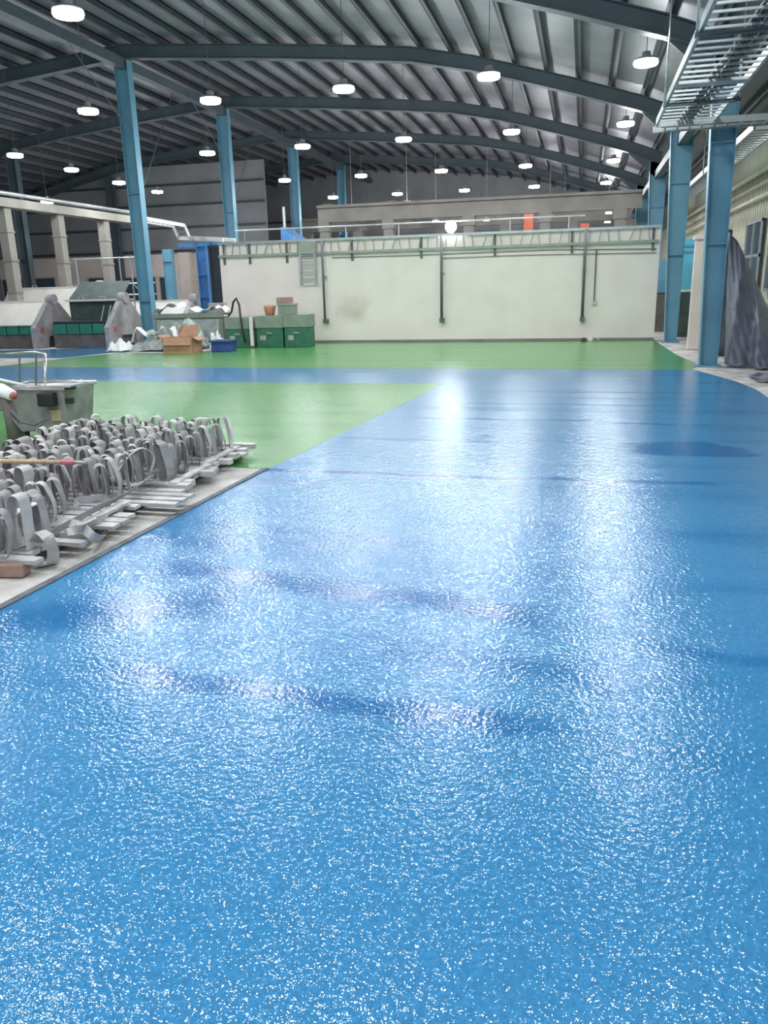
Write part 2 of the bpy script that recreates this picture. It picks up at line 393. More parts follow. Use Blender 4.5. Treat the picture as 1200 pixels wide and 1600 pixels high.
for k in range(int((Y1-14)/.3)):
    loc = Vector((XR-.02, 14+k*.3, 1.0))
    if rib is None: rib = obj('cladding_rib', MB().box(XR-.03, XR, 14, 14.07, 1.0, 4.2), 'cream_clad', wr); r0 = loc
    else: share('cladding_rib', rib, loc-r0, wr)
obj('cladding_band', MB().box(XR-.04, XR, 5, Y1, 4.2, 5.5), 'olive', wr)
obj('masonry_dado', MB().box(XR-.06, XR, 5, Y1, .004, 1.0), 'old_concrete', wr)
# windows of the right wall
for k, yc in enumerate((19.6, 22.4, 27.0, 31.0)):
    wn = struct('window_%d' % (k+1), MB().box(XR-.1, XR-.035, yc-.95, yc+.95, 1.3, 2.95), 'dark', 'dark grey framed window in the cream side wall', 'window')
    for a in range(2):
        for b_ in range(2):
            ya = yc-.9+a*.91; za = 1.36+b_*.79
            obj('pane', MB().box(XR-.115, XR-.1, ya, ya+.86, za, za+.73), 'glass', wn)
    f = MB()
    for ya in (-.95, -.03, .87): f.box(XR-.14, XR-.1, yc+ya, yc+ya+.08, 1.28, 2.97)
    for za in (1.28, 2.08, 2.89): f.box(XR-.139, XR-.1, yc-.95, yc+.95, za, za+.07)
    obj('window_frame', f, 'galv', wn)
for k, (z, r) in enumerate(((3.45, .05), (3.75, .035), (4.05, .06))):
    tag(obj('wall_pipe', MB().tube([(XR-.16, 14, z), (XR-.16, 40, z)], r), 'cream_clad', smooth=True),
        '%s cream pipe running along the right side wall above the windows' % ('lowest', 'thin middle', 'thick uppermost')[k], 'pipe')

# ------------------------------------------------ cream partition wall with its cable ladder
WY = 23.3; WX0, WX1, WZ = -10.85, 1.95, 3.0
pw = struct('wall_partition', MB().box(WX0, WX1, WY, WY+.25, 0, WZ), 'white_wall', 'cream painted partition wall with brown smudge behind the green floor', 'wall')
obj('skirting', MB().box(WX0+1.8, WX1, WY-.02, WY, .005, .07), 'old_concrete', pw)
lad = thing('cable_ladder', 'long grey green cable ladder running along the top of the cream wall', 'cable ladder', (-4.45, WY-.1, 2.58))
for z in (2.56, 2.93): obj('rail', MB().box(WX0+.02, WX1-.05, WY-.14, WY-.06, z, z+.07), 'tray_green' if z < 2.8 else 'galv', lad)
rg = None; x = WX0+.2; k = 0
while x < WX1-.1:
    dx = .06*math.sin(k*1.7)+(.08 if k % 5 == 0 else 0)
    obj('rung', MB().bar((x, WY-.1, 2.62), (x+dx, WY-.1, 2.94), .028, .03), 'tray_green', lad)
    x += .262; k += 1
for px in (350, 390, 448, 550, 658, 773, 893, 1019):
    p = atY(px, 400, WY-.05)
    obj('bracket', MB().box(p.x-.03, p.x+.03, WY-.06, WY, 2.36, 2.93), 'pipe_dark', lad)
obj('cable', MB().tube([(WX0+3.6, WY-.05, 2.46), (-5, WY-.05, 2.45), (-1, WY-.05, 2.47), (WX1-.1, WY-.05, 2.40)], .012, 6), 'pipe_dark', lad)
obj('cable', MB().tube([(-4, WY-.05, 2.34), (-1.6, WY-.05, 2.35), (WX1-.1, WY-.05, 2.30)], .01, 6), 'pipe_dark', lad)
hl = thing('hanging_ladder', 'short grey ladder section hanging on the cream wall below the cable ladder', 'ladder', (-7.93, WY-.1, 1.7))
for x in (-8.17, -7.72): obj('rail', MB().box(x-.03, x+.03, WY-.24, WY-.17, 1.68, 2.56), 'galv', hl)
for k in range(5): obj('rung', MB().box(-8.14, -7.75, WY-.22, WY-.19, 1.78+k*.19, 1.82+k*.19), 'galv', hl)
obj('plate', MB().box(-8.2, -7.69, WY-.22, WY-.15, 2.56, 2.92), 'tray_green', hl)
for nm, x, z0, z1, r in (('left', -7.49, .68, 2.95, .035), ('middle', -3.95, .66, 2.95, .04), ('right', 0.0, .64, 2.98, .038)):
    t = thing('conduit', '%s one of the three tall dark conduits dropping down the cream wall' % {'left': 'leftmost', 'middle': 'middle', 'right': 'rightmost'}[nm], 'conduit', (x, WY-.15, z0-.1), 'dark conduits on the cream wall')
    obj('pipe', MB().tube([(x, WY-.2, z0), (x, WY-.2, z1)], r, 8), 'pipe_dark', t, smooth=True)
    obj('junction_box', MB().box(x-.06, x+.06, WY-.25, WY, z0-.1, z0+.02), 'pipe_dark', t, bevel=.008)
    obj('clip', MB().box(x-.05, x+.05, WY-.17, WY, 1.9, 1.95), 'galv', t)
t = thing('conduit', 'short thin conduit beside the rightmost dark conduit on the cream wall', 'conduit', (.3, WY-.1, 1.0), 'dark conduits on the cream wall')
obj('pipe', MB().tube([(.3, WY-.05, 1.05), (.3, WY-.05, 2.45)], .018, 6), 'pipe_dark', t); obj('junction_box', MB().box(.25, .36, WY-.09, WY, .98, 1.07), 'cream_clad', t)
t = thing('handrail', 'thin galvanised handrail pipe above the cream wall', 'handrail', (-5, WY+.5, 3.0))
a = atY(385, 348, WY+.4); b_ = atY(800, 341, WY+.4)
obj('rail', MB().tube([(a.x-.3, WY+.2, 3.34), (b_.x+2, WY+.2, 3.34)], .025, 6), 'galv', t)
x = a.x
while x < b_.x+2: obj('post', MB().tube([(x, WY+.2, WZ), (x, WY+.2, 3.34)], .018, 6), 'galv', t); x += 1.6
# floodlight on the wall
p = atY(705, 362, WY+.05)
fl = thing('floodlight', 'small glaring floodlight fixed on top of the cream wall', 'floodlight', (p.x, WY+.05, WZ))
obj('housing', MB().box(p.x-.09, p.x+.09, WY-.0, WY+.1, WZ+.02, WZ+.27), 'pipe_dark', fl, bevel=.01)
obj('bracket', MB().box(p.x-.03, p.x+.03, WY+.02, WY+.08, WZ, WZ+.03), 'housing', fl)
obj('lens', MB().lathe([(.16, 0), (.155, .02)], (0, 0, 0), 20), 'flood', fl)
ln = bpy.data.objects[fl.children[-1].name]
ln.data.transform(Matrix.Translation(Vector((0, -.052, .18))) @ Matrix.Rotation(math.radians(90), 4, 'X') @ Matrix.Translation(WLOC[fl.name]))
sp = bpy.data.lights.new('floodlight_beam', 'SPOT'); sp.energy = FLOOD_W; sp.spot_size = math.radians(150); sp.spot_blend = .6; sp.shadow_soft_size = .08; sp.color = (.88, .92, 1)
so = bpy.data.objects.new('floodlight_beam', sp); COL.objects.link(so); so.location = (p.x, WY-.12, WZ+.18); so.rotation_euler = (math.radians(72), 0, 0)

# ------------------------------------------------ steel columns
def icolumn(name, label, xb0, xb1, xt0, xt1, y, ztop, fw, m, z_splice=None, group=None, braces=()):
    t = thing(name, label, 'column', ((xb0+xb1)/2, y, 0), group)
    obj('web', MB().prism([(xb0, .02), (xb1, .02), (xt1, ztop), (xt0, ztop)], 'y', y-.01, y+.01), m, t)
    for xb, xt in ((xb0, xt0), (xb1, xt1)):
        s = .01
        obj('flange', MB().quadbox([(xb-s, y-fw, .02), (xb+s, y-fw, .02), (xb+s, y+fw, .02), (xb-s, y+fw, .02), (xt-s, y-fw, ztop), (xt+s, y-fw, ztop), (xt+s, y+fw, ztop), (xt-s, y+fw, ztop)]), m, t)
    obj('base_plate', MB().box(xb0-.08, xb1+.08, y-fw-.06, y+fw+.06, .005, .03), m, t)
    for z in (z_splice or ()):
        f = z/ztop; a = xb0+(xt0-xb0)*f; b = xb1+(xt1-xb1)*f
        obj('stiffener', MB().box(a+.011, b-.011, y-fw+.005, y+fw-.005, z-.012, z+.012), m, t)
    for pts in braces: obj('brace_rod', MB().tube(pts, .014, 6), 'teal', t)
    return t
rl = ['nearest blue steel column on the right beside the dark tarp', 'second blue steel column on the right beside the end of the cream wall',
      'dark steel column on the right just beyond the cream wall', 'far dark steel column third beyond the cream wall on the right', 'farthest dark steel column on the right', ]
for k, y in enumerate((16.1, 22.3, 29.0, 35.8, 42.8)):
    icolumn('steel_column', rl[k], 2.14 if k else 2.2, 2.42 if k else 2.5, 1.93 if k else 2.02, 2.46, y, 5.3, .11, 'steel_blue', (2.2, 3.9), 'blue steel columns')
ll = ['tall blue steel column on the left behind the plastic heap', 'second tall steel column on the left rising behind the cream wall', 'third steel column of the left row', 'fourth steel column of the left row']
for k, y in enumerate((22.4, 29.0, 36.3, 43.8)):
    br = []
    if k < 2: br = [[(-12.75, y-.15, 5.9), (-12.75, y-3.0, 7.75)], [(-13.0, y+.2, 4.2), (-13.0, y+3.0, 7.7)]]
    icolumn('steel_column', ll[k], -13.12, -12.76, -13.14, -12.74, y, 7.9, .14, 'steel_blue', (1.35, 4.4), 'blue steel columns', br)
ll = ['steel column far left of the hall under the lamps', 'steel column far left, second along', 'steel column far left, third along', 'steel column far left near the end wall']
for k, y in enumerate((29.0, 35.8, 42.8)):
    icolumn('steel_column', ll[k], -22.2, -21.8, -22.2, -21.8, y, 6.9, .14, 'teal', (3.0,), 'dark columns in the left aisle')
icolumn('steel_column', 'short bright blue column left of the cream wall beside a dark gap', -12.3, -11.98, -12.3, -11.98, 24.8, 3.0, .13, 'bright_blue', (1.4, 2.1))
obj('header', MB().box(-12.95, -11.3, 24.72, 24.88, 3.0, 3.12), 'bright_blue', bpy.data.objects['steel_column.012' if 'steel_column.012' in bpy.data.objects else 'steel_column'])
icolumn('steel_column', 'slim blue column standing before the pale back wall on the left', -18.02, -17.6, -18.02, -17.6, 33.0, 3.4, .12, 'steel_blue', (2.9,))
tag(obj('dark_gap_panel', MB().box(-11.22, WX0-.02, 23.45, 23.6, 0, 2.9).box(-11.27, -11.2, 23.4, 23.65, 0, 2.95).box(-11.27, WX0-.02, 23.42, 23.62, 2.86, 2.95), 'dark'), 'dark panel standing in for the unlit gap at the left end of the cream wall', 'gap panel')  # dark-coloured panel added to stand for the unlit gap beside the wall
# blue slanted panel beyond the wall
t = thing('blue_awning', 'slanted blue panel showing above the cream wall beside a thin steel post', 'awning', (-9.3, 26, 0))
a = atY(444, 343, 26); b_ = atY(486, 372, 26)
obj('panel', MB().quadbox([(a.x, 25.6, 2.6), (b_.x, 25.6, 2.6), (b_.x, 26.4, 2.7), (a.x, 26.4, 2.9), (a.x, 25.62, 3.55), (b_.x, 25.62, 2.9), (b_.x, 26.42, 3.0), (a.x, 26.42, 3.6)]), 'bright_blue', t)
for x in (a.x, b_.x): obj('post', MB().tube([(x, 26, 0), (x, 26, 4.2 if x == a.x else 2.9)], .05, 8), 'galv', t)

# ------------------------------------------------ pale back wall left with dark windows, cladding above
bwY = 36.0
bw = struct('wall_plaster', MB().box(XL+.02, -18.85, bwY, bwY+.2, 0, 3.35), 'pink_wall', 'pale pink plaster wall with dark windows behind the machines', 'wall')
struct('wall_plaster_side', MB().box(-18.45, -14.6, bwY+.1, bwY+.3, 0, 3.35), 'brown_wall', 'brownish plaster wall right of the pale pilaster', 'wall')
struct('trim_2', MB().box(-18.85, -18.3, bwY-.12, bwY+.2, 0, 3.4), 'pink_wall', 'pale pilaster at the corner of the plaster wall', 'pilaster')
k = 5
for xa, xb, za, zb in ((-28.9, -28.4, 1.0, 2.4), (-28.0, -25.8, 1.0, 2.42), (-23.9, -23.0, 1.0, 2.35), (-22.2, -20.2, 1.0, 2.32), (-20.0, -19.4, 1.0, 2.3)):
    wn = struct('window_%d' % k, MB().box(xa, xb, bwY-.02, bwY, za, zb), 'dark', 'dark window in the pale plaster wall', 'window'); k += 1
    f = MB()
    for x in (xa-.04, xb-.02): f.box(x, x+.06, bwY-.06, bwY-.02, za-.04, zb+.04)
    for z in (za-.04, zb-.02): f.box(xa-.04, xb+.04, bwY-.059, bwY-.02, z, z+.06)
    obj('window_frame', f, 'brown_wall', wn)
    n = max(1, round((xb-xa)/1.0))
    for q in range(n): obj('pane', MB().box(xa+.05+q*(xb-xa-.06)/n, xa+(q+1)*(xb-xa-.06)/n, bwY-.035, bwY-.021, za+.04, zb-.04), 'glass', wn)
uc = struct('wall_cladding', MB().box(XL+.02, -14.4, bwY+.32, bwY+.42, 3.0, 7.3), 'cladding', 'dark upper metal cladding above the pale plaster wall', 'wall')
for z in (3.45, 4.5, 5.5, 6.4): obj('girt', MB().box(XL+.1, -14.45, bwY+.24, bwY+.32, z, z+.1), 'purlin', uc)

# ------------------------------------------------ old concrete frames: along the left, and across the far end
for k, y in enumerate((23.6, 26.4, 29.3)):
    t = thing('concrete_column', ['leftmost', 'middle', 'rightmost'][k]+' of three pale concrete columns under the long beam at far left', 'column', (-18.5, y, 0), 'concrete columns on the left')
    obj('shaft', MB().box(-18.67, -18.33, y-.17, y+.17, .005, 4.38), 'old_concrete', t, bevel=.02)
    for z in (1.7, 2.7, 3.6): obj('pour_band', MB().box(-18.69, -18.31, y-.19, y+.19, z, z+.05), 'old_concrete', t)
t = thing('concrete_beam', 'long pale concrete beam with a conduit on top carried by concrete columns', 'beam', (-18.5, 24, 4.38))
obj('beam', MB().box(-18.75, -18.25, 15.5, 31.4, 4.38, 4.66), 'old_concrete', t)
obj('conduit', MB().tube([(-18.2, 15.5, 4.78), (-18.2, 31.3, 4.78)], .07, 8), 'galv', t, smooth=True)
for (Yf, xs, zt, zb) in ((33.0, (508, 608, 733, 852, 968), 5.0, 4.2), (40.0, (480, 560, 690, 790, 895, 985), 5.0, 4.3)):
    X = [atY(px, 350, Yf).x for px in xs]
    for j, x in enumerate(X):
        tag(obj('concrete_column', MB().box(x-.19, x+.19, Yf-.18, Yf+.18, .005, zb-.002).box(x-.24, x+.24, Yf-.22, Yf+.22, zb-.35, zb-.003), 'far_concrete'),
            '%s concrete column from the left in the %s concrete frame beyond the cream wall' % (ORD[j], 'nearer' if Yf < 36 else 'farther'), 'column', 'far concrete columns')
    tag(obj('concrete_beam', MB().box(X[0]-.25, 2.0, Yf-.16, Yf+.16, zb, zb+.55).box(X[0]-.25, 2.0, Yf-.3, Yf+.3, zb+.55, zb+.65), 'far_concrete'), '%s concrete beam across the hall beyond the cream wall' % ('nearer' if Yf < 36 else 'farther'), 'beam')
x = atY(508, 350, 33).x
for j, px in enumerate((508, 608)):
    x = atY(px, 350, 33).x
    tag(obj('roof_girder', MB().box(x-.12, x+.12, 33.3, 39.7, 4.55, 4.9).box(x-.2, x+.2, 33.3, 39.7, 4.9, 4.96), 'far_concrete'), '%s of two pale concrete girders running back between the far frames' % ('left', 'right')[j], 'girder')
for j, (px, y0, y1) in enumerate(((826, 335, 372), (913, 350, 372))):
    a = atY(px-7, y0, 38.5); b_ = atY(px+7, y1, 38.5)
    t = thing('orange_cabinet', ['taller', 'shorter'][j]+' orange cabinet showing above the cream wall in the far bay', 'cabinet', ((a.x+b_.x)/2, 38.5, 0))
    obj('body', MB().box(a.x, b_.x, 38.3, 38.7, .005, a.z), 'orange', t, bevel=.02); obj('door', MB().box(a.x+.04, b_.x-.04, 38.27, 38.3, .3, a.z-.06), 'orange', t)

# ------------------------------------------------ high bay lamps
def lamp(loc, label, power=LAMP_W, ztop=None, lens='lens', group='high bay lamps', r=.225, src=[None]):
    x, y, z = loc
    t = thing('high_bay_lamp', label, 'lamp', loc, group)
    zt = zr(x)+RD+.02
    if src[0] is None:
        parts = [('lens', obj('lens', MB().lathe([(r*.55, z), (r*.93, z+.012), (r, z+.05), (r*.97, z+.085)], (x, y, 0), 24), 'lens', t)),
                 ('housing', obj('housing', MB().lathe([(r*.97, z+.085), (r*1.0, z+.1), (r*.85, z+.13), (r*.4, z+.15), (r*.35, z+.24)], (x, y, 0), 20), 'housing', t))]
        src[0] = parts
    else:
        for nm, o in src[0]:
            if nm == 'lens' and lens != 'lens':
                obj('lens', MB().lathe([(r*.55, z), (r*.93, z+.012), (r, z+.05), (r*.97, z+.085)], (x, y, 0), 16), lens, t); continue
            share(nm, o, (0, 0, 0), t)
    obj('hanger_rod', MB().tube([(x, y, z+.24), (x, y, zt)], .007, 6), 'pipe_dark', t)
    if power:
        l = bpy.data.lights.new('lamp_light', 'AREA'); l.shape = 'DISK'; l.size = r*1.9; l.energy = power; l.color = LIGHT_COL
        o = bpy.data.objects.new('lamp_light', l); COL.objects.link(o); o.parent = t; o.location = (0, 0, -.012)
        l = bpy.data.lights.new('lamp_glow', 'POINT'); l.energy = GLOW_W*power/LAMP_W; l.shadow_soft_size = .12; l.color = LIGHT_COL
        o = bpy.data.objects.new('lamp_glow', l); COL.objects.link(o); o.parent = t; o.location = (0, 0, -.16)
LZ = 5.5
GX = [.97, -2.0, -5.0, -8.0, -11.0]
GY = [-1.6, 4.7, 11.0, 17.35, 23.5, 30.2, 36.6, 43.0]
rown = ['rightmost', 'second from right', 'middle', 'fourth from right', 'leftmost main']
for i, x in enumerate(GX):
    n = 0; off_n = 0
    for y in GY:
        px, py = proj((x, y, LZ))
        seen = y > 3 and -30 < px < 1230 and -10 < py
        if seen: n += 1; lb = '%s lamp from the front in the %s row of hanging high bay lamps' % (ORD[n-1], rown[i])
        else: off_n += 1; lb = '%s high bay lamp overhead before the picture top in the %s row' % (ORD[off_n-1], rown[i])
        dx = 0.0
        if (i, y) == (3, 11.0): x_, y_ = -7.5, 11.6
        else: x_, y_ = x-(y-17)*.012, y
        lamp((x_, y_, LZ), lb)
n = 0
for (px, py) in ((24, 246), (112, 268), (186, 288), (246, 302)):
    p = atZ(px, py, LZ); n += 1
    lamp((p.x, p.y, LZ), '%s lamp from the front in the row over the far left machines' % ORD[n-1], power=LAMP_W*.95)
p = atX(74, 318, -19.6); lamp((p.x, p.y, p.z), 'bright lamp hanging beside the long concrete beam at far left', power=LAMP_W*.3)
lamp((-17.5, 15.0, LZ), 'lamp over the left aisle just beyond the left picture edge', power=LAMP_W*.95); lamp((-17.5, 8.0, LZ), 'lamp over the left aisle beside the viewer', power=LAMP_W*.95)
for k, (px, py, yy) in enumerate(((550, 334, 38.5), (636, 318, 33.6), (681, 347, 38), (760, 345, 39), (858, 339, 38.6), (882, 316, 41.5), (951, 334, 39), (949, 348, 40.5))):
    p = atY(px, py, yy)
    t = thing('strip_lamp', '%s small distant lamp from the left above the cream wall' % ORD[k], 'lamp', tuple(p), 'small distant lamps')
    obj('lens', MB().box(p.x-.13, p.x+.13, p.y-.06, p.y+.06, p.z, p.z+.05), 'far_lens', t); obj('housing', MB().box(p.x-.15, p.x+.15, p.y-.08, p.y+.08, p.z+.05, p.z+.1), 'housing', t)
    obj('hanger_rod', MB().tube([(p.x, p.y, p.z+.1), (p.x, p.y, zr(p.x)+RD+PD+.02)], .01, 5), 'galv', t)

# ------------------------------------------------ overhead cable trays on the right
t = thing('cable_tray', 'galvanised cable tray hung overhead at the top right, running toward the viewer', 'cable tray', (1.5, 11, 4.12))
TX0, TX1, TZ = 1.10, 2.02, 4.13
for x in (TX0, TX1): obj('rail', MB().box(x-.02, x+.02, 6.0, 15.35, TZ, TZ+.11), 'galv', t)
y = 6.2; r1 = None
while y < 15.3:
    wd = .035
    loc = Vector((0, y, 0))
    if r1 is None: r1 = obj('rung', MB().box(TX0+.02, TX1-.02, y-wd/2, y+wd/2, TZ+.01, TZ+.035), 'galv', t); l1 = loc
    else: share('rung', r1, loc-l1, t)
    y += .27
obj('splice_plate', MB().box(TX0, TX1, 12.35, 12.6, TZ-.012, TZ+.008), 'galv', t)
for k in range(5):
    pts = [(1.92-.05*k+.015*math.sin(q*2.1+k)-.028*max(0, q-1)*0, 6.0+q*1.03, TZ+.06+.012*math.sin(q*1.3+k*2)) for q in range(10)]
    pts = [(px_-(py_-6.0)*.030, py_, pz_) for px_, py_, pz_ in pts]
    obj('cable', MB().tube(pts, .024, 6), 'black', t, smooth=True)
obj('support_channel', MB().box(TX0-.06, TX1+.1, 13.55, 13.62, TZ-.05, TZ-.005), 'teal', t)
for x, y_ in ((TX0-.04, 13.58), (TX1+.06, 13.58), (TX0-.04, 10.0), (TX1+.06, 10.0)):
    obj('hanger_rod', MB().tube([(x, y_, TZ-.06), (x, y_, zr(x)+RD+.1)], .016, 6), 'chrome', t, smooth=True)
obj('support_channel', MB().box(TX0-.06, TX1+.1, 9.97, 10.04, TZ-.05, TZ-.005), 'teal', t)
t = thing('cable_tray', 'galvanised cable tray crossing overhead in front of the nearest right column', 'cable tray', (2.6, 15.5, 4.0))
for y in (15.38, 15.92): obj('rail', MB().box(1.08, XR-.1, y-.02, y+.02, 4.1, 4.2), 'galv', t)
x = 1.25
while x < XR-.2: obj('rung', MB().bar((x, 15.4, 4.12), (x+.02, 15.9, 4.12), .035, .025), 'galv', t); x += .2
for k in range(3): obj('cable', MB().tube([(1.2+.0*k, 15.5+.09*k, 4.155), (2.5, 15.52+.1*k, 4.16), (XR-.15, 15.5+.1*k, 4.155)], .022, 6), 'black', t)
t = thing('cable_tray', 'cable tray running back along the side aisle between the right columns and cream side wall', 'cable tray', (3.0, 21, 4.1))
for x in (2.75, 3.2): obj('rail', MB().box(x-.02, x+.02, 15.95, 30, 4.05, 4.17), 'galv', t)
y = 16.2; r1 = None
while y < 30:
    if r1 is None: r1 = obj('rung', MB().box(2.77, 3.18, y, y+.035, 4.06, 4.085), 'galv', t); l1 = y
    else: share('rung', r1, (0, y-l1, 0), t)
    y += .3
for y_ in (18, 22, 26): obj('hanger_rod', MB().tube([(2.72, y_, 4.05), (2.72, y_, zr(2.72)+RD)], .014, 6), 'galv', t)

# cable tray on the left stepping down to the wall ladder
t = thing('cable_tray', 'pale cable tray stepping down from the left blue column to the cream wall corner', 'cable tray', (-12.5, 24, 3.4))
path = [(-13.3, 22.7, 3.74), (-13.3, 25.15, 3.70), (-13.3, 25.45, 3.33), (-10.75, 23.45, 3.09)]
for off in (0, 1):
    q = [Vector(p)+Vector(((.42 if i < 3 else .25), (.0 if i < 3 else .32), 0))*off for i, p in enumerate(path)]
    for a, b_ in zip(q, q[1:]): obj('rail', MB().bar(a, b_, .04, .11), 'white_sheet', t)
q0 = [Vector(p) for p in path]; q1 = [Vector(p)+Vector(((.42 if i < 3 else .25), (.0 if i < 3 else .32), 0)) for i, p in enumerate(path)]
for s in range(3):
    n = (8, 3, 11)[s]
    for k in range(n):
        f = (k+.5)/n; obj('rung', MB().bar(q0[s].lerp(q0[s+1], f), q1[s].lerp(q1[s+1], f), .03, .02), 'galv', t)

# ------------------------------------------------ right side: tarp, light blue panel, white pillar, debris
def tarpf(u, v):
    # ridge from the column foot side sloping to the right; v: 0 ridge .. 1 front foot
    rx = 2.66+u*1.45; ry = 16.9-.5*u; rz = 2.1*(1-u)**1.25+.28+.1*math.sin(u*9)
    fy = ry-.25-1.35*u**.7-.55*v; fold = math.sin(u*26+v*3)*.08*(.3+v)+math.sin(u*57+v*9)*.035*v+math.sin(u*90-v*23)*.014
    z = rz*(1-v)**1.05+.02
    y = ry+(fy-ry)*(v**.8)+fold
    x = rx+.22*v*(u-.1)+fold*.4
    return (min(x, XR-.1), y, max(.02+.015*math.sin(u*40)*v+.015, z+math.sin(u*19+v*11)*.03*(1-v)))
mb = MB().grid(tarpf, 60, 26)
mb.grid(lambda u, v: (min(2.66+u*1.45, XR-.1), 16.9-.5*u+v*1.1, max(.02, (2.1*(1-u)**1.25+.28+.1*math.sin(u*9)+math.sin(u*19)*.03)*(1-v**1.3)+.02)), 60, 8)
tag(obj('tarpaulin', mb, 'tarp', smooth=True, solid=.006), 'dark purple grey tarpaulin draped over a heap beside the nearest right column', 'tarpaulin')
def sheet(name, label, cx, cy, sx, sy, h, m, seed, cat='plastic sheet'):
    rnd = random.Random(seed); ph = [rnd.uniform(0, 6) for _ in range(8)]
    def f(u, v):
        x = (u-.5)*2; y = (v-.5)*2; e = max(0, 1-(x*x)**1.5)*max(0, 1-(y*y)**1.5)
        z = abs(math.sin(x*4+ph[0]+1.5*y))*.5+abs(math.sin(y*5+ph[1]+2*x))*.3+abs(math.sin(x*9-y*7+ph[2]))*.22
        jx = .12*math.sin(y*5+ph[3])+.06*math.sin(y*13+ph[4]); jy = .12*math.sin(x*5+ph[5])+.06*math.sin(x*11+ph[6])
        return (cx+(x+jx)*sx/2, cy+(y+jy)*sy/2, .012+h*z*(.15+.85*e))
    return tag(obj(name, MB().grid(f, 26, 26), m, smooth=False, solid=.004), label, cat)
sheet('crumpled_sheet', 'crumpled dusty dark sheet on the concrete right of the nearest column', 3.15, 13.9, .8, .9, .16, 'tarp', 3)
sheet('crumpled_sheet', 'crumpled pale plastic film on the concrete between the two right columns', 2.9, 18.9, .6, 1.3, .14, 'plastic_g', 4)
sheet('crumpled_sheet', 'flattened grey packing film on the ground right of the tarp foot', 3.7, 12.8, .7, .8, .1, 'plastic_g', 5)
t = thing('light_blue_panel', 'bright light blue panel with two dark bars seen between the right columns', 'panel', (2.98, 26, 0))
obj('panel', MB().box(2.76, 3.22, 25.96, 26.04, 1.3, 2.75), 'cyan', t, bevel=.01)
for z in (2.35, 2.52): obj('bar', MB().box(2.74, 3.24, 25.93, 25.96, z, z+.05), 'steel_blue', t)
for x in (2.8, 3.18): obj('leg', MB().box(x-.03, x+.03, 25.97, 26.03, .005, 1.3), 'steel_blue', t)
tag(obj('pale_pillar', MB().box(2.43, 2.68, 19.9, 20.1, .005, 2.45).box(2.39, 2.72, 19.86, 20.14, 2.45, 2.55), 'pink_wall', bevel=.01), 'pale concrete pillar standing between the two right steel columns', 'pillar')
t = thing('dark_cabinet', 'dark grey machine cabinet standing behind the second right column', 'cabinet', (2.9, 24.6, 0))
obj('body', MB().box(2.4, 3.2, 24.3, 24.9, .06, 1.25), 'dark_green', t, bevel=.02); obj('door', MB().box(2.44, 3.16, 24.27, 24.3, .12, 1.2), 'dark_green', t)
obj('base', MB().box(2.42, 3.18, 24.32, 24.88, .005, .06), 'plinth', t)
t = thing('teal_cabinet', 'teal cabinet showing in the gap beside the cream wall end', 'cabinet', (2.25, 27.2, 0))
obj('body', MB().box(2.0, 2.6, 27.0, 27.4, 1.2, 2.2), 'steel_blue', t, bevel=.02); obj('stand', MB().box(2.05, 2.55, 27.05, 27.35, .005, 1.2), 'plinth', t)

